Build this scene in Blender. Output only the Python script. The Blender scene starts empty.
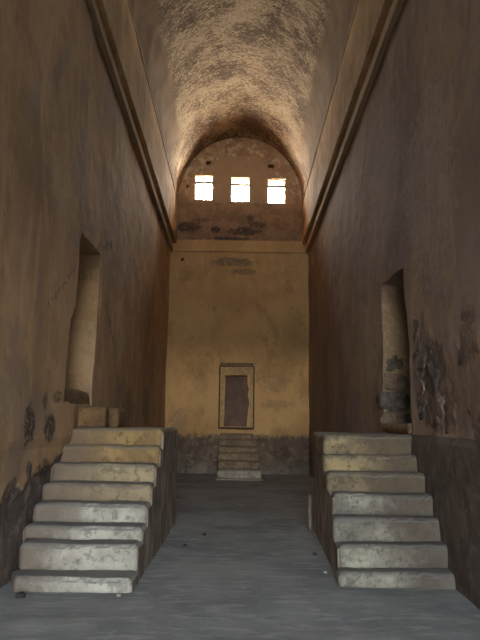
import bpy, bmesh, math, random
from mathutils import Vector, Matrix, noise
random.seed(7)
C = bpy.context.scene.collection
D_END = 19.15           # far wall
Y0 = -3.0               # inner face of the entrance wall
XW = 2.10               # lower side walls
XB = 1.995               # face of the cornice band
XU = 1.905               # upper side walls
RISE = 0.03             # the cornice and vault climb gently towards the entrance
def up(y): return RISE * (D_END - y)
ZC = 6.55
ZS = 8.10

# ------------------------------------------------------------------ helpers
def link(name, me, mat=None, parent=None):
    o = bpy.data.objects.new(name, me); C.objects.link(o)
    if mat: me.materials.append(mat)
    if parent: o.parent = parent
    return o
def from_bm(name, bm, mat=None, parent=None, smooth=False):
    bmesh.ops.recalc_face_normals(bm, faces=bm.faces)
    me = bpy.data.meshes.new(name); bm.to_mesh(me); bm.free()
    if smooth:
        for p in me.polygons: p.use_smooth = True
    return link(name, me, mat, parent)
def struct(o, label=None):
    o['kind'] = 'structure'
    if label: o['label'] = label
    return o
def thing(name, label, cat, loc, group=None):
    o = bpy.data.objects.new(name, None); C.objects.link(o); o.location = loc
    o.empty_display_size = .2
    o['label'] = label; o['category'] = cat
    if group: o['group'] = group
    return o
def keep(o, root):
    """parent while leaving the mesh, which is modelled in world space, where it is"""
    o.parent = root; o.matrix_parent_inverse = Matrix.Translation(-Vector(root.location)); return o
def fbm(v, o=4): return noise.fractal(v, 1.0, 2.0, o)
def box_bm(x0, x1, y0, y1, z0, z1, bm=None):
    bm = bm or bmesh.new()
    vs = [bm.verts.new(p) for p in ((x0,y0,z0),(x1,y0,z0),(x1,y1,z0),(x0,y1,z0),(x0,y0,z1),(x1,y0,z1),(x1,y1,z1),(x0,y1,z1))]
    for f in ((3,2,1,0),(4,5,6,7),(0,1,5,4),(1,2,6,5),(2,3,7,6),(3,0,4,7)): bm.faces.new([vs[i] for i in f])
    return bm
def slab(front, back, n, m):
    """closed shell: front(i,j) displaced grid, back(i,j) plain grid, i<=n, j<=m"""
    bm = bmesh.new()
    F = [[bm.verts.new(front(i, j)) for j in range(m+1)] for i in range(n+1)]
    B = [[bm.verts.new(back(i, j)) for j in range(m+1)] for i in range(n+1)]
    for i in range(n):
        for j in range(m):
            bm.faces.new((F[i][j], F[i+1][j], F[i+1][j+1], F[i][j+1]))
            bm.faces.new((B[i][j], B[i][j+1], B[i+1][j+1], B[i+1][j]))
    for i in range(n):
        bm.faces.new((F[i][0], B[i][0], B[i+1][0], F[i+1][0]))
        bm.faces.new((F[i][m], F[i+1][m], B[i+1][m], B[i][m]))
    for j in range(m):
        bm.faces.new((F[0][j], F[0][j+1], B[0][j+1], B[0][j]))
        bm.faces.new((F[n][j], B[n][j], B[n][j+1], F[n][j+1]))
    return bm
def prism(poly, axis, a, b, steps=1, jit=0.0):
    """closed prism of a polygon [(u,v)] along x (u=y,v=z) or y (u=x,v=z)"""
    bm = bmesh.new(); rings = []
    for k in range(steps+1):
        t = a + (b-a)*k/steps; ring = []
        for (u, v) in poly:
            p = Vector((t, u, v)) if axis == 'x' else Vector((u, t, v))
            if jit and 0 < k:
                n_ = noise.noise_vector(p*3.1)*jit
                if axis == 'x': n_.x = 0
                else: n_.y = 0
                p = p + n_
            ring.append(bm.verts.new(p))
        rings.append(ring)
    N = len(poly)
    for k in range(steps):
        for i in range(N):
            bm.faces.new((rings[k][i], rings[k][(i+1) % N], rings[k+1][(i+1) % N], rings[k+1][i]))
    bm.faces.new(rings[0]); bm.faces.new(rings[-1][::-1])
    bmesh.ops.recalc_face_normals(bm, faces=bm.faces)
    return bm
def densify(pts, step, jit, seed=0):
    out = []
    for i, p in enumerate(pts):
        q = pts[(i+1) % len(pts)]; d = math.dist(p, q); k = max(1, int(d/step))
        for s in range(k):
            t = s/k; u = p[0]+(q[0]-p[0])*t; v = p[1]+(q[1]-p[1])*t
            if s: 
                w = Vector((u*4, v*4, seed))
                u += noise.noise(w)*jit; v += noise.noise(w+Vector((9,9,9)))*jit
            out.append((u, v))
    return out
def cut(o, cutters):
    tmp = []
    for bm in cutters:
        c = from_bm('cutter', bm)
        md = o.modifiers.new('b', 'BOOLEAN'); md.operation = 'DIFFERENCE'; md.solver = 'EXACT'; md.object = c
        tmp.append(c)
    bpy.context.view_layer.update()
    ev = o.evaluated_get(bpy.context.evaluated_depsgraph_get())
    me = bpy.data.meshes.new_from_object(ev); o.modifiers.clear(); o.data = me
    for c in tmp: bpy.data.objects.remove(c, do_unlink=True)
def block(name, x0, x1, y0, y1, z0, z1, mat, bev=.015, amp=.008, seed=0, root=None, x0b=None, x1b=None, step=.06, wear=0.0):
    """a rough stone block, edges rounded and surface uneven; x0b/x1b: x at the back"""
    x0b = x0 if x0b is None else x0b; x1b = x1 if x1b is None else x1b
    nx = max(2, int((x1-x0)/step)); ny = max(2, int((y1-y0)/step)); nz = max(2, int((z1-z0)/step))
    bm = bmesh.new(); V = {}
    def vert(i, j, k):
        if (i, j, k) in V: return V[(i, j, k)]
        t = j/ny; a = x0+(x0b-x0)*t; b = x1+(x1b-x1)*t
        p = Vector((a+(b-a)*i/nx, y0+(y1-y0)*t, z0+(z1-z0)*k/nz))
        cnt = [(i in (0, nx)), (j in (0, ny)), (k in (0, nz))]
        if sum(cnt) >= 2:                      # pull the edges in: worn arrises
            c = Vector(((a+b)/2, (y0+y1)/2, (z0+z1)/2)); d = Vector([(bev if f else 0) for f in cnt])
            for ax in range(3):
                if cnt[ax]: p[ax] -= math.copysign(d[ax], p[ax]-c[ax])
        q = p*2.3+Vector((seed*3.7, 0, seed))
        n1 = noise.noise_vector(q)*amp*1.3 + noise.noise_vector(p*9+Vector((seed, 0, 0)))*amp*.7
        p += n1
        if wear and k == nz and j == 0:
            w = abs(noise.noise(Vector((p.x*5, seed, 1)))) + .5*abs(noise.noise(Vector((p.x*17, seed, 4))))
            p.z -= wear*w; p.y += wear*w*.5
        V[(i, j, k)] = bm.verts.new(p); return V[(i, j, k)]
    def quad(*a): bm.faces.new([vert(*q) for q in a])
    for i in range(nx):
        for k in range(nz):
            quad((i,0,k),(i+1,0,k),(i+1,0,k+1),(i,0,k+1)); quad((i,ny,k),(i,ny,k+1),(i+1,ny,k+1),(i+1,ny,k))
        for j in range(ny):
            quad((i,j,0),(i,j+1,0),(i+1,j+1,0),(i+1,j,0)); quad((i,j,nz),(i+1,j,nz),(i+1,j+1,nz),(i,j+1,nz))
    for j in range(ny):
        for k in range(nz):
            quad((0,j,k),(0,j,k+1),(0,j+1,k+1),(0,j+1,k)); quad((nx,j,k),(nx,j+1,k),(nx,j+1,k+1),(nx,j,k+1))
    o = from_bm(name, bm, mat, smooth=True)
    if root: keep(o, root)
    return o
def stone(name, c, r, mat, seed, sub=3, rough=.25, parent=None, pw=.7):
    bm = bmesh.new(); bmesh.ops.create_icosphere(bm, subdivisions=sub, radius=1)
    for v in bm.verts:
        d = v.co.normalized()
        d = Vector([math.copysign(abs(q)**pw, q) for q in d])
        s = 1+rough*noise.noise(d*1.6+Vector((seed, 0, 0)))+rough*.4*noise.noise(d*5+Vector((0, seed, 0)))
        v.co = Vector((d.x*r[0]*s, d.y*r[1]*s, d.z*r[2]*s))
        if not parent: pass
    o = from_bm(name, bm, mat, smooth=True); o.location = c
    if parent: o.parent = parent
    return o

# ------------------------------------------------------------------ materials
class NT:
    def __init__(s, name):
        s.m = bpy.data.materials.new(name); s.m.use_nodes = True; s.t = s.m.node_tree
        s.bs = s.t.nodes['Principled BSDF']; s.bs.inputs['Roughness'].default_value = .9
        s.bs.inputs['Specular IOR Level'].default_value = .2
        s.co = s.t.nodes.new('ShaderNodeTexCoord').outputs['Object']
    def n(s, ty, **kw):
        nd = s.t.nodes.new(ty)
        for k, v in kw.items():
            if k in ('operation', 'blend_type', 'data_type', 'interpolation_type', 'feature'): setattr(nd, k, v)
            else:
                nd.inputs[k.replace('_', ' ')].default_value = v
        return nd
    def l(s, a, b): s.t.links.new(a, b)
    def scale(s, v, vec=None):
        nd = s.t.nodes.new('ShaderNodeMapping'); nd.inputs['Scale'].default_value = v; s.l(vec or s.co, nd.inputs['Vector']); return nd.outputs[0]
    def noise(s, sc, det=4, rough=.55, vec=None, dist=0):
        nd = s.t.nodes.new('ShaderNodeTexNoise'); s.l(vec or s.co, nd.inputs['Vector'])
        nd.inputs['Scale'].default_value = sc; nd.inputs['Detail'].default_value = det
        nd.inputs['Roughness'].default_value = rough; nd.inputs['Distortion'].default_value = dist
        return nd.outputs['Fac']
    def ramp(s, f, a, b, lo=0., hi=1.):
        nd = s.t.nodes.new('ShaderNodeMapRange'); nd.interpolation_type = 'SMOOTHSTEP'; s.l(f, nd.inputs[0])
        nd.inputs[1].default_value = a; nd.inputs[2].default_value = b; nd.inputs[3].default_value = lo; nd.inputs[4].default_value = hi
        return nd.outputs[0]
    def math(s, op, a, b=None, c=None):
        nd = s.t.nodes.new('ShaderNodeMath'); nd.operation = op
        for i, v in enumerate((a, b, c)):
            if v is None: continue
            if isinstance(v, (int, float)): nd.inputs[i].default_value = v
            else: s.l(v, nd.inputs[i])
        return nd.outputs[0]
    def mix(s, f, a, b, blend='MIX'):
        nd = s.t.nodes.new('ShaderNodeMix'); nd.data_type = 'RGBA'; nd.blend_type = blend
        for i, v in ((0, f), (6, a), (7, b)):
            if isinstance(v, (int, float)): nd.inputs[i].default_value = v
            elif isinstance(v, tuple): nd.inputs[i].default_value = (*v, 1)
            else: s.l(v, nd.inputs[i])
        return nd.outputs[2]
    def xyz(s):
        nd = s.t.nodes.new('ShaderNodeSeparateXYZ'); s.l(s.co, nd.inputs[0]); return nd.outputs
    def blob(s, c, r, nz=None, amt=1.2, soft=.25):
        """1 inside a ragged ellipsoid at c"""
        a = s.t.nodes.new('ShaderNodeVectorMath'); a.operation = 'SUBTRACT'; s.l(s.co, a.inputs[0]); a.inputs[1].default_value = c
        b = s.t.nodes.new('ShaderNodeVectorMath'); b.operation = 'DIVIDE'; s.l(a.outputs[0], b.inputs[0]); b.inputs[1].default_value = r
        e = s.t.nodes.new('ShaderNodeVectorMath'); e.operation = 'LENGTH'; s.l(b.outputs[0], e.inputs[0])
        d = e.outputs['Value']
        if nz is not None: d = s.math('ADD', d, s.math('MULTIPLY', s.math('SUBTRACT', nz, .5), amt*2))
        return s.ramp(d, 1+soft, 1-soft)
    def finish(s, col, height=None, strength=.4, dist=.02, rough=None):
        s.l(col, s.bs.inputs['Base Color'])
        if height is not None:
            b = s.t.nodes.new('ShaderNodeBump'); b.inputs['Strength'].default_value = strength; b.inputs['Distance'].default_value = dist
            s.l(height, b.inputs['Height']); s.l(b.outputs[0], s.bs.inputs['Normal'])
        return s.m

def plaster(name, A, B, Cc, stains=(), low=None, low_cols=None, streak=1.0, bump=.35, extra=None, dusk=.0):
    """A main tone, B darker tone, Cc pale tone; low: function(nt)->mask of bare lower masonry"""
    t = NT(name)
    big = t.noise(.55, 4, .6); mid = t.noise(2.6, 6, .65, dist=.4)
    st = t.noise(2.2, 7, .68, vec=t.scale((1.6, 1.6, .5)), dist=.6)
    fine = t.noise(28, 6, .7)
    col = t.mix(t.ramp(big, .38, .66), A, B)
    col = t.mix(t.math('MULTIPLY', t.ramp(st, .48, .66), .6*streak), col, Cc)
    col = t.mix(t.math('MULTIPLY', t.ramp(mid, .5, .66), .55), col, B)
    col = t.mix(t.math('MULTIPLY', t.ramp(t.noise(1.3, 7, .75, vec=t.scale((1, 1, .6))), .54, .64), .45), col, tuple(c*.62 for c in B))
    col = t.mix(t.math('MULTIPLY', t.ramp(fine, .35, .75), .22), col, tuple(c*.55 for c in A))
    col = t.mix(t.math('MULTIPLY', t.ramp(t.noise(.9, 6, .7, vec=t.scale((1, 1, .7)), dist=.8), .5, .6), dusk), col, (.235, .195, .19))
    h = t.math('ADD', t.math('MULTIPLY', mid, 1.0), t.math('MULTIPLY', fine, .35))
    rag = t.noise(9, 6, .7); brk = t.noise(13, 5, .75)
    if low:
        m = low(t, rag)
        v = t.t.nodes.new('ShaderNodeTexVoronoi'); v.inputs['Scale'].default_value = 4.2; t.l(t.scale((1, .8, 1.4)), v.inputs['Vector'])
        lc = t.mix(t.ramp(mid, .35, .65), low_cols[0], low_cols[1])
        lc = t.mix(t.math('MULTIPLY', t.ramp(t.noise(5, 7, .75), .5, .62), .7), lc, low_cols[2])
        col = t.mix(m, col, lc)
        h = t.math('SUBTRACT', h, t.math('MULTIPLY', m, t.math('MULTIPLY', v.outputs['Distance'], 1.4)))
    if extra: col, h = extra(t, col, h, rag)
    for (c, r, cc, k) in stains:
        m = t.math('MULTIPLY', t.blob(c, r, rag), t.ramp(brk, .36, .50)); col = t.mix(t.math('MULTIPLY', m, k), col, cc)
        h = t.math('SUBTRACT', h, t.math('MULTIPLY', m, .25))
    return t.finish(col, h, bump, .03)

DARK = (.045, .042, .042)
OCH = (.50, .355, .20)
M = {}
def low_left(t, rag):
    x, y, z = t.xyz()
    line = t.math('ADD', t.math('MULTIPLY', y, .17), -.25)       # broken plaster edge climbing with the stairs
    line = t.math('MINIMUM', line, 1.1)
    d = t.math('SUBTRACT', z, line); d = t.math('ADD', d, t.math('MULTIPLY', t.math('SUBTRACT', rag, .5), .5))
    return t.ramp(d, .03, -.03)
def low_right(t, rag):
    x, y, z = t.xyz()
    d = t.math('ADD', t.math('SUBTRACT', z, 1.40), t.math('MULTIPLY', t.math('SUBTRACT', rag, .5), .04))
    return t.math('MULTIPLY', t.ramp(d, .01, -.01), t.ramp(y, 9.3, 9.1))
def low_far(t, rag):
    x, y, z = t.xyz()
    d = t.math('ADD', t.math('SUBTRACT', z, 1.08), t.math('MULTIPLY', t.math('SUBTRACT', rag, .5), .45))
    return t.ramp(d, .07, -.07)
def far_extra(t, col, h, rag):
    x, y, z = t.xyz()
    # above the upper ledge: dustier, redder plaster, mottled between the arch and the smooth inner field
    up_ = t.ramp(z, 6.9, 6.95)
    c2 = t.mix(t.ramp(t.noise(3.2, 6, .65, dist=.5), .42, .6), (.34, .21, .13), (.21, .13, .085))
    col = t.mix(t.math('MULTIPLY', up_, .88), col, c2)
    a = t.t.nodes.new('ShaderNodeVectorMath'); a.operation = 'SUBTRACT'; t.l(t.co, a.inputs[0]); a.inputs[1].default_value = (0, D_END, 8.08)
    b = t.t.nodes.new('ShaderNodeVectorMath'); b.operation = 'LENGTH'; t.l(a.outputs[0], b.inputs[0])
    r = t.math('ADD', b.outputs['Value'], t.math('MULTIPLY', t.math('SUBTRACT', rag, .5), .25))
    inner = t.math('MULTIPLY', t.ramp(r, 1.6, 1.5), t.ramp(z, 8.09, 8.12))
    col = t.mix(t.math('MULTIPLY', inner, .75), col, (.33, .215, .13))
    flake = t.math('MULTIPLY', t.math('MULTIPLY', t.ramp(t.noise(4.5, 6, .7), .54, .58), t.ramp(r, 1.45, 1.55)), t.ramp(z, 8.3, 8.5))
    col = t.mix(t.math('MULTIPLY', flake, .7), col, (.50, .40, .27))
    # ragged grey tone along the foot of the wall
    foot = t.math('MULTIPLY', t.ramp(z, .45, .05), t.ramp(rag, .35, .6))
    col = t.mix(t.math('MULTIPLY', foot, .6), col, (.30, .28, .24))
    return col, h
far_stains = [((-1.55,19.15,7.33),(.42,.3,.16),DARK,.8), ((-.75,19.15,7.25),(.13,.3,.12),DARK,.9), ((-1.1,19.15,7.55),(.35,.3,.05),DARK,.5),
    ((.15,19.15,7.2),(.45,.3,.13),DARK,.8), ((.55,19.15,7.42),(.25,.3,.10),DARK,.7), ((.32,19.15,7.6),(.10,.3,.15),DARK,.6),
    ((-.3,19.15,6.98),(.65,.3,.05),DARK,.8), ((-.2,19.15,6.25),(.6,.3,.12),(.16,.13,.11),.7), ((.15,19.15,5.95),(.35,.3,.08),(.16,.13,.11),.6),
    ((-1.05,19.15,2.6),(.2,.3,.35),(.26,.19,.12),.3), ((1.05,19.15,2.65),(.45,.3,.3),(.22,.18,.13),.4), ((1.2,19.15,2.0),(.5,.3,.12),(.2,.17,.13),.35),
    ((1.7,19.15,3.9),(.4,.3,.9),(.30,.24,.12),.4), ((-1.7,19.15,1.5),(.25,.3,.3),(.25,.2,.14),.4)]
M['far'] = plaster('ochre_plaster_far', (0.701, 0.451, 0.205), (0.531, 0.327, 0.144), (0.758, 0.524, 0.271), far_stains, low_far,
                   [(.21, .15, .105), (.13, .095, .07), (.30, .25, .20)], .6, .3, far_extra)
left_stains_shade = [((-2.35,9.5,2.9),(.3,.2,1.3),(.37,.245,.13),.9), ((-2.1,6.6,1.47),(.4,.17,.20),DARK,.85), ((-2.1,7.3,1.44),(.4,.20,.14),DARK,.85), ((-2.1,6.75,.98),(.4,.08,.12),DARK,.7),  # first entry darkens the doorway reveal, its shade painted into the plaster
    ((-2.1,6.3,.87),(.4,.14,.1),DARK,.6), ((-2.1,7.55,1.78),(.4,.18,.07),DARK,.6), ((-2.1,7.1,1.72),(.4,.08,.08),DARK,.6),
    ((-2.1,7.35,.98),(.4,.30,.10),DARK,.7), ((-2.1,10.4,3.1),(.4,.25,.5),(.2,.16,.12),.45), ((-2.1,11.0,2.9),(.4,.12,.5),(.2,.16,.12),.5),
    ((-2.1,12.6,1.8),(.4,.6,.3),(.14,.11,.09),.5), ((-2.1,15.0,1.9),(.4,.6,.4),(.14,.11,.09),.45), ((-2.1,9.7,3.3),(.4,.07,.35),(.66,.5,.32),.8),
    ((-2.3,9.45,2.55),(.3,.25,.42),(.50,.37,.23),.6)]
M['left'] = plaster('brown_plaster_left', (0.50, 0.335, 0.19), (0.33, 0.21, 0.12), (0.56, 0.405, 0.255), left_stains_shade, low_left,
                    [(.17, .13, .11), (.105, .085, .08), (.26, .22, .19)], 1, .5, dusk=.45)
right_stains_shade = [((2.35,9.42,2.4),(.3,.2,1.3),(.24,.18,.10),.9), ((2.1,9.5,5.2),(.4,1.2,1.4),(.36,.29,.27),.55), ((2.1,7.0,4.2),(.4,.9,1.0),(.50,.42,.38),.4), ((2.1,7.1,2.15),(.4,.42,.30),DARK,.8), ((2.1,7.35,2.5),(.4,.12,.3),(.14,.12,.11),.8), ((2.1,6.9,1.7),(.4,.5,.25),(.09,.075,.07),.8),  # first entry puts the shade of the right reveal into the colour
    ((2.1,5.9,2.35),(.4,.22,.30),(.13,.09,.07),.7), ((2.1,6.2,1.75),(.4,.6,.35),(.16,.11,.085),.6), ((2.1,5.6,1.45),(.4,.25,.12),DARK,.6),
    ((2.1,9.9,1.8),(.4,.3,.4),(.2,.13,.10),.5), ((2.1,10.6,2.4),(.4,.6,.8),(.42,.32,.2),.4), ((2.1,12.5,3.0),(.4,.5,.5),(.42,.3,.2),.35)]
M['right'] = plaster('brown_plaster_right', (0.37, 0.26, 0.18), (0.245, 0.168, 0.12), (0.44, 0.335, 0.262), right_stains_shade, low_right,
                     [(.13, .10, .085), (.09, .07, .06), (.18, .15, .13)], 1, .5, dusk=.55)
M['upper'] = plaster('upper_plaster', (0.536, 0.365, 0.191), (0.357, 0.23, 0.115), (0.625, 0.476, 0.306), streak=1)
M['band'] = plaster('cornice_plaster', (0.544, 0.416, 0.281), (0.425, 0.315, 0.196), (0.612, 0.51, 0.391), streak=.4)
M['rear'] = plaster('entrance_wall_plaster', (.42, .30, .18), (.33, .23, .14), (.5, .38, .25))
def vault_mat():
    t = NT('vault_plaster'); x, y, z = t.xyz()
    ang = t.math('ARCTAN2', t.math('SUBTRACT', z, 8.4), x)
    cb = t.t.nodes.new('ShaderNodeCombineXYZ'); t.l(t.math('MULTIPLY', ang, 2.0), cb.inputs[0]); t.l(y, cb.inputs[1])
    strokes = t.math('ADD', t.math('MULTIPLY', t.noise(5.5, 8, .78, vec=t.scale((1.0, 2.4, 1), cb.outputs[0]), dist=1.0), .45), t.math('MULTIPLY', t.noise(13, 6, .75, vec=t.scale((1.0, 2.0, 1), cb.outputs[0]), dist=.8), .55))
    patch = t.noise(1.1, 5, .6)
    fine = t.noise(30, 5, .7)
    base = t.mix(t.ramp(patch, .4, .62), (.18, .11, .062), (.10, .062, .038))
    fl = t.ramp(t.math('ADD', strokes, t.math('MULTIPLY', t.math('SUBTRACT', patch, .5), -.3)), .485, .53)
    pale = t.mix(t.ramp(fine, .4, .7), (.54, .425, .285), (.30, .22, .14))
    rough = t.mix(t.math('MULTIPLY', fl, .85), base, pale)
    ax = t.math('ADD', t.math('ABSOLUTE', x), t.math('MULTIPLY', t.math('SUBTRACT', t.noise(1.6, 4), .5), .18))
    side = t.math('MULTIPLY', t.ramp(ax, 1.60, 1.72), t.ramp(t.math('ADD', y, t.math('MULTIPLY', t.noise(2, 4), 1.5)), 18.6, 16.6))       # smooth brown render at the vault foot, its shade painted in darker
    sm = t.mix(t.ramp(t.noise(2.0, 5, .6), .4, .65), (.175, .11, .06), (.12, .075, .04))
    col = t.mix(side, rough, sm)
    h = t.math('ADD', t.math('MULTIPLY', t.math('MULTIPLY', fl, t.math('SUBTRACT', 1.0, side)), 1.0), t.math('MULTIPLY', fine, .3))
    return t.finish(col, h, .6, .03)
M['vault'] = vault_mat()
def floor_mat():
    t = NT('worn_grey_floor')
    n1 = t.noise(.8, 6, .65); n2 = t.noise(6, 7, .7, vec=t.scale((.5, 1.6, 1)), dist=.5); n3 = t.noise(45, 4, .7)
    col = t.mix(t.ramp(n1, .35, .65), (.35, .37, .365), (.23, .245, .25))
    col = t.mix(t.math('MULTIPLY', t.ramp(n2, .5, .62), .6), col, (.47, .47, .465))
    col = t.mix(t.math('MULTIPLY', t.ramp(t.noise(2.2, 7, .75, vec=t.scale((.6, 1.3, 1))), .58, .66), .5), col, (.17, .175, .19))
    col = t.mix(t.math('MULTIPLY', t.ramp(n3, .5, .8), .3), col, (.16, .16, .16))
    x, y, z = t.xyz()
    return t.finish(col, t.math('ADD', n2, t.math('MULTIPLY', n3, .3)), .4, .02)
M['floor'] = floor_mat()
def step_mat(name, A, B, tread, outer_x=1.62, outer_col=(.20, .15, .115)):
    t = NT(name)
    n1 = t.noise(2.4, 6, .65); n2 = t.noise(11, 6, .7); n3 = t.noise(50, 4, .7)
    col = t.mix(t.ramp(n1, .38, .64), A, B)
    col = t.mix(t.math('MULTIPLY', t.ramp(n2, .51, .60), .65), col, tuple(c*.5 for c in B))
    col = t.mix(t.math('MULTIPLY', t.ramp(n3, .45, .75), .3), col, tuple(c*1.15 for c in A))
    x, y, z = t.xyz()
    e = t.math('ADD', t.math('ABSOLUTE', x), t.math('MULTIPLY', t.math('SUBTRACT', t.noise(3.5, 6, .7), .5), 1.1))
    col = t.mix(t.math('MULTIPLY', t.ramp(e, outer_x-.25, outer_x+.35), .85), col, outer_col)  # browner and darker towards the outer wall
    big = t.noise(1.7, 3, .5, vec=t.scale((1, .3, .3)))
    col = t.mix(t.math('MULTIPLY', t.ramp(big, .5, .62), .45), col, B)
    g = t.t.nodes.new('ShaderNodeNewGeometry'); s = t.t.nodes.new('ShaderNodeSeparateXYZ'); t.l(g.outputs['True Normal'], s.inputs[0])
    col = t.mix(t.ramp(s.outputs[2], .55, .85), col, tread)        # upward faces take the tread tone
    return t.finish(col, t.math('ADD', n2, t.math('MULTIPLY', n3, .4)), .55, .02)
M['step_low'] = step_mat('whitewashed_step', (.56, .53, .45), (.36, .335, .28), (.24, .23, .22))
M['step_mid'] = step_mat('pale_step', (.44, .36, .23), (.28, .22, .14), (.24, .22, .20))
M['step_top'] = step_mat('yellowed_step', (.44, .30, .135), (.26, .175, .085), (.27, .24, .20))
M['step_brown'] = step_mat('brown_step', (.26, .16, .075), (.15, .095, .05), (.17, .12, .08), 2.2)
M['step_r'] = step_mat('grey_step', (.39, .365, .29), (.17, .155, .13), (.19, .18, .17), 1.42, (.10, .078, .062))
M['step_ry'] = step_mat('ochre_grey_step', (.38, .30, .165), (.18, .145, .10), (.22, .20, .18), 1.42, (.11, .085, .065))
M['step_far'] = step_mat('far_step', (.34, .25, .16), (.20, .145, .10), (.25, .2, .15))
M['step_far_low'] = step_mat('far_pale_step', (.46, .40, .32), (.32, .27, .21), (.3, .27, .23))
def side_mat():
    t = NT('stained_stair_side')
    st = t.noise(3.4, 6, .65, vec=t.scale((1, 1.2, .6))); n2 = t.noise(16, 6, .7)
    col = t.mix(t.ramp(st, .36, .6), (.42, .35, .28), (.20, .155, .125))
    col = t.mix(t.math('MULTIPLY', t.ramp(n2, .5, .7), .4), col, (.10, .08, .07))
    return t.finish(col, n2, .5, .02)
M['side'] = side_mat()
def flat(name, A, B, sc=12, bump=.5, rough=.9):
    t = NT(name); n = t.noise(sc, 6, .7); t.bs.inputs['Roughness'].default_value = rough
    return t.finish(t.mix(t.ramp(n, .38, .62), A, B), n, bump, .02)
M['rubble'] = flat('dark_rubble', (.14, .12, .105), (.06, .05, .045), 9, .8)
M['rubble2'] = flat('brown_rubble', (.20, .145, .11), (.11, .08, .06), 9, .8)
M['panel'] = flat('door_panel', (.22, .15, .115), (.17, .115, .09), 3, .2)
M['frame'] = flat('door_frame_plaster', (.60, .42, .21), (.44, .30, .15), 8, .3)
M['lintel'] = flat('lintel_stone', (.28, .21, .13), (.17, .125, .08), 10, .5)
M['groove'] = flat('dark_groove_strip', (.13, .075, .045), (.08, .05, .03), 14, .4)
M['wood'] = flat('window_wood', (.10, .08, .065), (.06, .05, .04), 20, .3)
M['marks'] = flat('charcoal_marks', (.22, .155, .10), (.16, .115, .08), 30, .1)
M['pebble_dark'] = flat('dark_pebble', (.07, .06, .055), (.04, .035, .03), 30)
M['pebble_pale'] = flat('pale_pebble', (.5, .47, .40), (.36, .33, .28), 30)

# ------------------------------------------------------------------ floor
NX, NY = 44, 200
g_ = struct(from_bm('ground', box_bm(-400, 400, Y0-900, Y0-.95, -.3, 0), None), 'added dark ground outside the entrance arch, unseen, keeps light from below out')  # added unseen slab, blocks the bright lower sky from the entrance side
fl = slab(lambda i, j: Vector((-2.6+5.2*i/NX, Y0-.93+(D_END+.6-Y0+.93)*j/NY, .012*fbm(Vector((-2.6+5.2*i/NX, Y0-.93+(D_END+.6-Y0+.93)*j/NY, 0))*1.2))),
          lambda i, j: Vector((-2.6+5.2*i/NX, Y0-.93+(D_END+.6-Y0+.93)*j/NY, -.3)), NX, NY)
struct(from_bm('floor', fl, M['floor'], smooth=True), 'worn grey earthen floor running the length of the hall')

# ------------------------------------------------------------------ side walls
def side_wall(s, name, mat, label, cutters, lip):
    n, m = 190, 74
    ya, yb = Y0-.1, D_END+.5
    def front(i, j):
        y = ya+(yb-ya)*i/n; z = -.05+(ZC+up(y)*1.35+.20)*j/m
        d = .022*fbm(Vector((y*.8, z*.8, 3+s)))+.008*fbm(Vector((y*4, z*4, s)))
        d += lip(y, z)
        return Vector((s*(XW-d), y, z))
    def back(i, j):
        y = ya+(yb-ya)*i/n; z = -.05+(ZC+up(y)*1.35+.20)*j/m
        return Vector((s*(XW+1.3), y, z))
    o = from_bm(name, slab(front, back, n, m), mat)
    cut(o, cutters)
    return struct(o, label)
def lip_left(y, z):
    edge = 8.3 + .12*math.sin(z*1.3) + .06*noise.noise(Vector((z*2, 0, 5)))
    d = .035*max(0, min(1, (edge-y)/.05+.5)) if z > 1.3 else 0
    line = min(.17*y-.25, 1.1)+.12*noise.noise(Vector((y*2.2, z*2, 1)))
    if z < line and y < 8.4: d -= .04
    return d
def lip_right(y, z):
    k = 0
    if 5.0 < y < 7.9 and 1.4 < z < 2.9:       # ragged fallen plaster about the right doorway
        w = max(0, 1-abs(y-6.9)/1.2)*max(0, 1-abs(z-1.9)/1.0)
        k = -.045*w*(1+1.2*noise.noise(Vector((y*6, z*6, 2))))
    if z < 1.40 and y < 9: k += .03
    return k
LD = densify([(7.78,1.72),(7.82,1.95),(7.84,2.4),(7.92,2.75),(8.14,2.95),(8.32,3.4),(8.42,3.99),(9.58,3.99),(9.56,3.0),(9.50,2.3),(9.42,1.93),(9.50,1.72)], .12, .035, 1)
RD = densify([(7.86,1.42),(7.86,1.9),(7.90,2.4),(8.02,2.8),(8.12,3.05),(8.14,3.52),(9.36,3.53),(9.38,2.6),(9.46,1.9),(9.46,1.42)], .12, .035, 2)
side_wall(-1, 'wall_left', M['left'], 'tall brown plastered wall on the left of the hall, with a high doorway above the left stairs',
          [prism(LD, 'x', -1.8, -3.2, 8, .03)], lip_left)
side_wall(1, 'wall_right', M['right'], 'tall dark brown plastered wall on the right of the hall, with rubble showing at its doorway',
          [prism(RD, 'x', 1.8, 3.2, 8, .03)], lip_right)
WR = bpy.data.objects['wall_right']; WL = bpy.data.objects['wall_left']

# upper side walls, cornices, springing lip
def swept(name, prof, s, mat, amp, label, n=170, seed=0, extra=0):
    """closed profile [(x,z)] swept along y, following the rise"""
    bm = bmesh.new(); R = []
    for i in range(n+1):
        y = Y0-.1+(D_END+.3-Y0)*i/n; ring = []
        for k, (x, z) in enumerate(prof):
            q = Vector((x*3, y*1.6, z*3+seed)); w = Vector((x*3, y*7, z*3+seed))
            dx = amp*(noise.noise(q)+.5*noise.noise(w)); dz = amp*.8*(noise.noise(q+Vector((5, 5, 5)))+.6*noise.noise(w+Vector((3, 0, 0))))
            ring.append(bm.verts.new((s*(x+dx), y, z+up(y)+extra*(D_END-y)+dz)))
        R.append(ring)
    N = len(prof)
    for i in range(n):
        for k in range(N): bm.faces.new((R[i][k], R[i][(k+1) % N], R[i+1][(k+1) % N], R[i+1][k]))
    bm.faces.new(R[0]); bm.faces.new(R[-1][::-1])
    return struct(from_bm(name, bm, mat), label)
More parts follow.
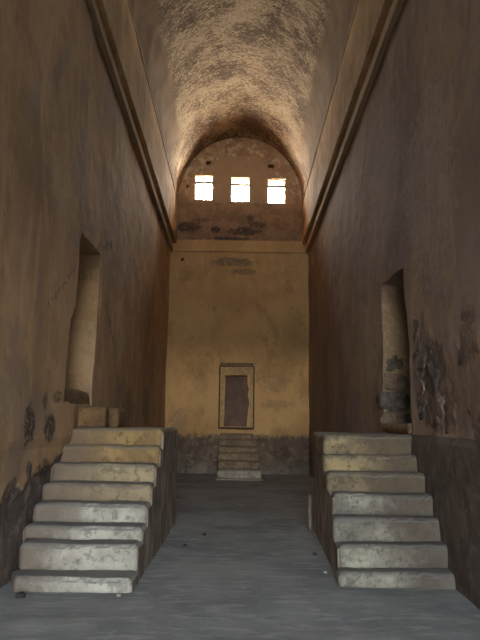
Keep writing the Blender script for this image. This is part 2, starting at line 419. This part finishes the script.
for s, sd, num in ((-1, 'left', 1), (1, 'right', 2)):
    zc, z2 = ZC, ZC+.20
    swept('trim_%d' % num, [(XW+.3, zc+.12), (XB+.05, zc+.03), (XB, zc), (XB-.004, zc+.09), (XB, z2-.02), (XB+.07, z2+.01), (XB+.05, z2+.08), (XU+.01, z2+.05), (XU, z2+.06), (XU, z2+.10), (XW+.3, z2+.10)], s, M['band'], .005,
          'projecting plaster cornice along the %s wall' % sd, seed=num, extra=.009 if s < 0 else 0)
    prof = [(XW+.3, z2+.055)]+[(XU, z2+.055+(ZS-z2-.06)*k/10) for k in range(11)]+[(XW+.3, ZS)]
    swept('wall_upper_%s' % sd, prof, s, M['upper'], .010, 'upper %s wall strip between cornice and vault' % sd, seed=num+7)
    swept('trim_%d' % (num+2), [(XW+.3, ZS-.012), (XU-.022, ZS-.012), (XU-.022, ZS+.03), (XW+.3, ZS+.03)], s, M['band'], .004,
          'thin springing ledge of the vault on the %s' % sd, seed=num+11)

# ------------------------------------------------------------------ vault
NA, NV = 96, 190
RX, RZ = XU+.015, 2.13
def vpt(i, j, grow):
    a = math.pi*i/NA; y = Y0-.1+(D_END+.3-Y0)*j/NV
    p = Vector((math.cos(a)*4, math.sin(a)*4, y*1.5))
    d = .022*fbm(p*.7)+.012*noise.noise(p*2.2) if grow == 0 else 0
    r = 1+(grow-d)/2.0
    return Vector((math.cos(a)*RX*r, y, ZS+.02+up(y)+math.sin(a)*RZ*r - (0.0 if grow == 0 else .0)))
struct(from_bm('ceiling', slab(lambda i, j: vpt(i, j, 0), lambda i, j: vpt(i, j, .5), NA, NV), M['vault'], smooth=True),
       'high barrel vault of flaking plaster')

# ------------------------------------------------------------------ far wall
def far_front(i, j):
    x = -2.5+5.0*i/64; z = -.1+11.2*j/140
    d = .015*fbm(Vector((x, z, 8)))+.006*fbm(Vector((x*5, z*5, 8)))
    if z < 1.08: d += -.02*abs(noise.noise(Vector((x*5, z*5, 0))))
    if z > ZS: d -= .03
    return Vector((x, D_END-d, z))
wb = from_bm('wall_back', slab(far_front, lambda i, j: Vector((-2.5+5.0*i/64, D_END+.75, -.1+11.2*j/140)), 64, 140), M['far'])
WIN = [(-1.40, -.84, 8.22, 8.98), (-.28, .30, 8.18, 8.93), (.85, 1.40, 8.14, 8.90)]
rect = lambda a, b, c, d: [(a, c), (b, c), (b, d), (a, d)]
cuts = [prism(densify(rect(*w), .12, .012, k), 'y', D_END-.3, D_END+1.2, 4, .01) for k, w in enumerate(WIN)]
cuts += [prism(rect(-.53, .49, 1.30, 3.21), 'y', D_END-.3, D_END+.05)]
cuts += [prism(densify([(-.39,1.34),(.28,1.34),(.30,1.6),(.33,1.9),(.36,2.0),(.34,2.15),(.31,2.25),(.34,2.45),(.30,2.6),(.29,2.84),(-.36,2.84)], .1, .012, 4), 'y', D_END-.3, D_END+.42)]
for (x, z, r) in ((-1.0, 9.38, .075), (.95, 9.28, .09), (-1.63, 8.63, .04), (-1.71, 6.29, .05), (-.02, 4.75, .02)):
    cuts.append(prism(densify(rect(x-r, x+r, z-r*1.1, z+r*1.1), .05, .02, x), 'y', D_END-.3, D_END+.3))
cut(wb, cuts)
struct(wb, 'ochre plastered end wall with small raised doorway and three bright windows')
# ledges of the end wall
def ledge(name, z0, z1, dep, mat, label, seed):
    n = 60; bm = bmesh.new(); R = []
    for i in range(n+1):
        x = -XW-.02+(2*XW+.04)*i/n; ring = []
        for (yy, z) in ((D_END+.1, z0), (D_END-dep, z0), (D_END-dep, z1), (D_END+.1, z1)):
            ring.append(bm.verts.new((x, yy+.006*noise.noise(Vector((x*6, z, seed))), z+.010*noise.noise(Vector((x*3, z*2, seed+3))))))
        R.append(ring)
    for i in range(n):
        for k in range(4): bm.faces.new((R[i][k], R[i][(k+1) % 4], R[i+1][(k+1) % 4], R[i+1][k]))
    bm.faces.new(R[0]); bm.faces.new(R[-1][::-1])
    return struct(from_bm(name, bm, mat), label)
ledge('trim_5', 6.56, 6.90, .05, M['far'], 'plain plaster band across the end wall level with the cornices', 1)
ledge('trim_6', 8.06, 8.10, .02, M['far'], 'thin sill line below the three windows', 5)

# windows (old wooden frames with one bar near the head, no glass)
for k, (a, b, c, d) in enumerate(WIN):
    y = D_END+.10
    fr = bmesh.new()
    for r in ((a-.02, a+.02, c, d), (b-.02, b+.02, c, d), (a-.02, b+.02, c-.02, c+.02), (a-.02, b+.02, d-.02, d+.03)):
        box_bm(r[0], r[1], y, y+.05, r[2], r[3], fr)
    if k == 1: box_bm(b-.075, b-.05, y, y+.05, c, d-.2, fr)
    w = struct(from_bm('window_%d' % (k+1), fr, M['wood']), ('left', 'middle', 'right')[k]+' small square window high in the end wall')
    keep_b = box_bm(a, b, y-.02, y+.03, d-.24, d-.172)
    from_bm('transom_bar', keep_b, M['wood'], w)

# far doorway
fr = bmesh.new()
yf = D_END+.005
for r in ((-.50, -.405, 1.325, 2.86), (.37, .46, 1.325, 2.86), (-.50, .46, 2.86, 3.06)):
    box_bm(r[0], r[1], yf, yf+.06, r[2], r[3], fr)
dr = struct(from_bm('door_1', fr, M['frame']), 'small doorway in the end wall at the head of the short stairs')
from_bm('door_panel', box_bm(-.44, .42, D_END+.34, D_END+.39, 1.30, 2.9), M['panel'], dr)
lt = block('lintel', -.53, .47, D_END-.025, D_END+.06, 3.08, 3.20, M['lintel'], .01, .005, 3); lt.parent = dr
ed = bmesh.new()
for r in ((-.545, -.505, 1.30, 3.10), (.463, .50, 1.30, 3.10), (-.545, .50, 1.27, 1.315)):
    box_bm(r[0], r[1], D_END-.02, D_END+.05, r[2], r[3], ed)
from_bm('groove_strip', ed, M['groove'], dr)  # raised dark strips drawn in place of the groove around the frame
sl = block('sill', -.50, .47, D_END-.01, D_END+.4, 1.24, 1.335, M['lintel'], .01, .005, 8); sl.parent = dr

# ------------------------------------------------------------------ entrance wall behind the photographer
rw = from_bm('wall_front', box_bm(-2.5, 2.5, Y0-.9, Y0, -.1, 11.4), M['rear'])
AW, AH, AX = 1.2, 2.6, .35
arch = [(-AW, .02), (AW, .02), (AW, AH)]+[(AW*math.cos(a*math.pi/12), AH+AW*math.sin(a*math.pi/12)) for a in range(1, 12)]+[(-AW, AH)]
RWIN = [(-1.5, -.6, 8.2, 10.2), (-.45, .45, 8.2, 10.5), (.6, 1.5, 8.2, 10.2)]
cut(rw, [prism([(u+AX, v) for u, v in arch], 'y', Y0-1.2, Y0+.3)]+[prism(rect(*w), 'y', Y0-1.2, Y0+.3) for w in RWIN])
struct(rw, 'entrance wall behind the viewer with an open archway')

# ------------------------------------------------------------------ staircases
def staircase(name, label, s, ys, zs, xin, xout, yend, mats, endx, group=None, jitter=0, xin_side=None, outs=()):
    """s side (-1 left): ys, zs step fronts and tops; xin inner end per step; body behind"""
    root = thing(name, label, 'staircase', (s*(xin[0]+xout)/2, ys[0], 0))
    n = len(ys)
    for i in range(n):
        yb = (ys[i+1]+.05) if i < n-1 else yend
        zb = zs[i-1]-.03 if i else -.03
        xi = xin[i]+.004*(i % 2); xib = xin[i] if i < n-1 else endx
        xo = outs[i] if i < len(outs) else xout
        a, b = (-xo, -xi) if s < 0 else (xi, xo)
        ab, bb = (-xout, -xib) if s < 0 else (xib, xout)
        block('step' if i < n-1 else 'landing', a, b, ys[i], yb, zb, zs[i], mats[i], .016, .012, i+3*s+20, root, ab, bb, .035, .025)
    # masonry body under the steps, seen on the inner flank
    pts = [(ys[0]+.03, -.03)]
    for i in range(n):
        top = zs[i]-.04
        pts += [(ys[i]+.03, top), ((ys[i+1]+.03) if i < n-1 else yend-.01, top)]
    pts += [(yend-.01, -.03)]
    bm = bmesh.new(); L = []; R_ = []
    def xi_at(y, z):
        t = (y-ys[0])/(yend-ys[0]); b = xin_side[0]+(xin_side[1]-xin_side[0])*t
        return b
    # flank built as columns of quads so that it can be uneven
    cols = []
    y = ys[0]+.03; seq = []
    for i in range(n):
        y1 = (ys[i+1]+.03) if i < n-1 else yend-.01; top = zs[i]-.045
        k = max(1, int((y1-y)/.09))
        prev = None
        bmc = bmesh.new()
        nz = max(2, int(top/.09))
        def f(a_, c_, y=y, y1=y1, top=top, k=k, nz=nz):
            yy = y+(y1-y)*a_/k; zz = -.03+(top+.03)*c_/nz; return Vector((s*xi_at(yy, zz), yy, zz))
        def g(a_, c_, i=i, y=y, y1=y1, top=top, k=k, nz=nz):
            yy = y+(y1-y)*a_/k; zz = -.03+(top+.03)*c_/nz; return Vector((s*((outs[i]-.02) if i < len(outs) else xout), yy, zz))
        tmp = slab(f, g, k, nz); me = bpy.data.meshes.new('t'); tmp.to_mesh(me); tmp.free(); bm.from_mesh(me); bpy.data.meshes.remove(me)
        y = y1
    keep(from_bm('side_wall', bm, M['side']), root)
    return root
mL = [M['step_low'], M['step_low'], M['step_low'], M['step_low'], M['step_mid'], M['step_mid'], M['step_top'], M['step_top']]
staircase('stone_staircase', 'wide staircase on the left, eight pale plastered steps rising to the left doorway', -1,
          [6.14, 6.45, 6.74, 7.05, 7.33, 7.63, 7.98, 8.24], [.12, .35, .47, .65, .83, 1.02, 1.215, 1.42],
          [.93]*8, XW+.03, 10.1, mL, .915, xin_side=(.925, .905), outs=(1.99, 2.06))
SL = bpy.data.objects['stone_staircase']
block('step', -XW-.03, -1.74, 8.68, 9.5, 1.40, 1.70, M['step_brown'], .015, .012, 41, SL)
block('step', -1.735, -1.60, 8.85, 9.5, 1.40, 1.69, M['step_brown'], .015, .012, 47, SL)
block('threshold', -2.9, -2.13, 7.95, 9.8, 1.60, 1.92, M['step_brown'], .015, .012, 43).parent = WL
mR = [M['step_r'], M['step_r'], M['step_r'], M['step_r'], M['step_ry'], M['step_ry'], M['step_ry']]
staircase('stone_staircase.001', 'wide staircase on the right, seven worn greyish steps rising to the right doorway', 1,
          [6.42, 6.64, 6.86, 7.08, 7.32, 7.60, 7.84], [.135, .345, .575, .785, .985, 1.16, 1.385],
          [.985, 1.01, 1.005, 1.03, 1.01, 1.00, 1.04], XW+.03, 9.56, mR, 1.09, xin_side=(1.0, 1.12))
SR = bpy.data.objects['stone_staircase.001']
block('threshold', 2.06, 2.95, 7.92, 9.4, 1.40, 1.53, M['step_brown'], .012, .010, 53).parent = WR

t = thing('short_staircase', 'small brown stone staircase against the end wall, below the little doorway', 'staircase', (.05, 18.2, 0))
fy = [17.20, 17.30, 17.60, 17.90, 18.20, 18.50, 18.80]; fz = [.045, .25, .45, .65, .81, .98, 1.15]
fx = [.70, .665, .63, .61, .57, .54, .50]
for i in range(7):
    y1 = fy[i+1]+.04 if i < 6 else D_END+.03; zb = fz[i-1]-.03 if i else -.03
    o = block('step', -.49-(.04 if i == 0 else 0), fx[i], fy[i], y1, zb, fz[i], M['step_far_low'] if i < 2 else M['step_far'], .014, .012, 60+i, t, step=.07, wear=.03)
bm = bmesh.new()
for i in range(1, 7):
    y1 = fy[i+1]+.02 if i < 6 else D_END+.02
    box_bm(-.485, fx[i]-.01, fy[i]+.02, y1, -.03, fz[i]-.045, bm)
keep(from_bm('core', bm, M['side']), t)
keep(block('edge_slab', -.53, -.495, 17.3, D_END+.02, -.02, .30, M['step_far'], .008, .006, 71), t)

# low broken stone post at the far end of the right staircase
pb = block('stone_post', 1.035, 1.10, 9.60, 9.74, -.02, .50, M['side'], .012, .008, 81)
bpy.context.view_layer.update()
pb['label'] = 'thin low stone stub standing at the back inner corner of the right staircase'; pb['category'] = 'stone post'

# ------------------------------------------------------------------ exposed rubble in the right doorway jamb (pieces of the wall)
k = 0
for (x, y, z, a, b, c, mt) in ((2.27, 9.455, 2.42, .12, .06, .13, 'rubble'), (2.30, 9.475, 2.12, .17, .07, .13, 'rubble2'), (2.26, 9.475, 1.84, .21, .08, .14, 'rubble'),
                           (2.28, 9.485, 1.57, .2, .08, .12, 'rubble2')):
    stone('exposed_stone', (x, y, z), (a, b, c), M[mt], k*3.3+1, 4, .35, WR, .45); k += 1
for (y, z, a, b, mt) in ((7.62, 2.55, .14, .17, 'rubble'), (7.45, 2.25, .22, .15, 'rubble'), (7.05, 2.05, .20, .16, 'rubble'), (7.55, 1.98, .18, .13, 'rubble2'), (7.5, 1.68, .22, .15, 'rubble'),
                         (7.0, 1.65, .22, .17, 'rubble2'), (6.45, 1.6, .22, .13, 'rubble2'), (5.75, 1.58, .2, .12, 'rubble'), (5.95, 2.3, .2, .26, 'rubble2')):
    stone('exposed_stone', (2.155, y, z), (.05, a*1.15, b*1.1), M[mt], k*3.3+1, 4, .7, WR, .6); k += 1
for (y, z, a, b) in ((6.60, 1.47, .13, .17), (7.27, 1.45, .15, .12), (6.78, 1.0, .07, .10)):
    stone('exposed_stone', (-2.125, y, z), (.035, a, b), M['rubble'], k*3.3+1, parent=WL); k += 1

# illegible scribbles and scratches on the walls
def scribble(y0, z0, dy, dz, n, h, x, parent, w=.003, seed=0):
    random.seed(seed); cu = bpy.data.curves.new('scribble', 'CURVE'); cu.dimensions = '3D'; cu.bevel_depth = w; cu.bevel_resolution = 0
    for k in range(n):
        t = k/n; sp = cu.splines.new('POLY'); m = random.randint(3, 5); sp.points.add(m-1)
        for q in range(m):
            sp.points[q].co = (x, y0+dy*(t+random.uniform(0, .9)/n), z0+dz*t+random.uniform(-.5, .5)*h, 1)
    o = bpy.data.objects.new('scribble', cu); C.objects.link(o); cu.materials.append(M['marks'])
    bpy.context.view_layer.update()
    me = bpy.data.meshes.new_from_object(o.evaluated_get(bpy.context.evaluated_depsgraph_get())); bpy.data.objects.remove(o)
    return link('scribble', me, None, parent)
scribble(9.3, 4.05, 1.1, .35, 8, .16, -2.085, WL, seed=1)
scribble(6.9, 2.75, 1.2, .75, 10, .12, -2.055, WL, seed=2)
scribble(10.1, 3.3, .9, -.6, 7, .2, -2.09, WL, seed=4)
def letters(parent):           # the two pencilled initials on the reveal of the left doorway
    cu = bpy.data.curves.new('initials', 'CURVE'); cu.dimensions = '3D'; cu.bevel_depth = .006; cu.bevel_resolution = 0
    for pts in ([(0, .06), (.03, 0), (.06, .01), (.06, .13)], [(.10, 0), (.10, .13), (.17, 0), (.17, .13)], [(.20, 0), (.205, .01)]):
        sp = cu.splines.new('POLY'); sp.points.add(len(pts)-1)
        for q, (u, v) in enumerate(pts): sp.points[q].co = (-2.40+u*1.1, 9.535, 3.58+v, 1)
    o = bpy.data.objects.new('initials', cu); C.objects.link(o); cu.materials.append(M['marks']); bpy.context.view_layer.update()
    me = bpy.data.meshes.new_from_object(o.evaluated_get(bpy.context.evaluated_depsgraph_get())); bpy.data.objects.remove(o)
    link('initials', me, None, parent)
letters(WL)

# ------------------------------------------------------------------ pebbles on the floor
PEB = [(-1.86, 5.95, .035, 'pebble_dark', 'small dark pebble on the floor in front of the left staircase corner'),
       (-1.02, 6.02, .018, 'pebble_pale', 'tiny pale stone chip by the front inner corner of the left staircase'),
       (-.62, 8.35, .022, 'pebble_dark', 'small dark pebble on the open floor, nearest of the two dark ones between the staircases'),
       (-.42, 9.1, .022, 'pebble_dark', 'small dark pebble on the open floor, farther of the two dark ones between the staircases'),
       (.93, 7.9, .022, 'pebble_dark', 'small dark pebble beside the foot of the right staircase flank'),
       (.93, 7.0, .016, 'pebble_pale', 'tiny pale stone chip beside the front of the right staircase flank')]
for k, (x, y, r, mt, lb) in enumerate(PEB):
    o = stone('pebble', (x, y, r*.5), (r*1.2, r, r*.7), M[mt], k+50, sub=2)
    o['label'] = lb; o['category'] = 'pebble'

g_.data.materials.append(flat('added_dark_ground', (.075, .07, .065), (.05, .048, .045), 2))  # dark tone of the added ground, so little light bounces inside
# ------------------------------------------------------------------ light: the sky through the archway and the windows
W = bpy.data.worlds.new('World'); bpy.context.scene.world = W; W.use_nodes = True
nt = W.node_tree; bg = nt.nodes['Background']
tc = nt.nodes.new('ShaderNodeTexCoord'); sp = nt.nodes.new('ShaderNodeSeparateXYZ'); nt.links.new(tc.outputs['Generated'], sp.inputs[0])
mr = nt.nodes.new('ShaderNodeMapRange'); mr.inputs[1].default_value = -.04; mr.inputs[2].default_value = .04; nt.links.new(sp.outputs[2], mr.inputs[0])
mx = nt.nodes.new('ShaderNodeMix'); mx.data_type = 'RGBA'; nt.links.new(mr.outputs[0], mx.inputs[0])
mx.inputs[6].default_value = (13, 11.4, 9.2, 1); mx.inputs[7].default_value = (.80, .91, 1.0, 1)
my = nt.nodes.new('ShaderNodeMapRange'); my.inputs[1].default_value = -.1; my.inputs[2].default_value = .3; nt.links.new(sp.outputs[1], my.inputs[0])
sk = nt.nodes.new('ShaderNodeMix'); sk.data_type = 'RGBA'; nt.links.new(my.outputs[0], sk.inputs[0])      # hazy sky, brighter on the sun's side
sk.inputs[6].default_value = (.72, .87, 1.0, 1); sk.inputs[7].default_value = (5.2, 4.9, 4.4, 1); nt.links.new(sk.outputs[2], mx.inputs[7])
nt.links.new(mx.outputs[2], bg.inputs[0]); bg.inputs[1].default_value = 34
def portal(x, y, z, w, h, d):
    L = bpy.data.lights.new('daylight_portal', 'AREA'); L.shape = 'RECTANGLE'; L.size = w; L.size_y = h; L.cycles.is_portal = True
    o = bpy.data.objects.new('daylight_portal', L); C.objects.link(o); o.location = (x, y, z); o.rotation_euler = (math.radians(90)*(-1 if d < 0 else 1), 0, 0)
for (a, b, c, d) in WIN: portal((a+b)/2, D_END+.76, (c+d)/2, b-a, d-c, -1)
for (a, b, c, d) in RWIN: portal((a+b)/2, Y0-.91, (c+d)/2, b-a, d-c, 1)
portal(AX, Y0-.91, (AH+AW)/2, AW*2, AH+AW, 1)

# ------------------------------------------------------------------ camera
cam = bpy.data.cameras.new('camera'); co = bpy.data.objects.new('camera', cam); C.objects.link(co)
cam.sensor_fit = 'VERTICAL'; cam.sensor_height = 24; cam.lens = 24*650/640; cam.clip_start = .05
co.matrix_world = Matrix.Translation((0, 0, 1.55)) @ Matrix.Rotation(-.00258, 4, 'Z') @ Matrix.Rotation(math.pi/2+.1519, 4, 'X') @ Matrix.Rotation(math.radians(.75), 4, 'Z')
S = bpy.context.scene; S.camera = co
S.view_settings.view_transform = 'Standard'; S.view_settings.look = 'None'; S.view_settings.gamma = 1; S.view_settings.use_curve_mapping = False
S.view_settings.exposure = -0.25
S.cycles.max_bounces = 10; S.cycles.diffuse_bounces = 8
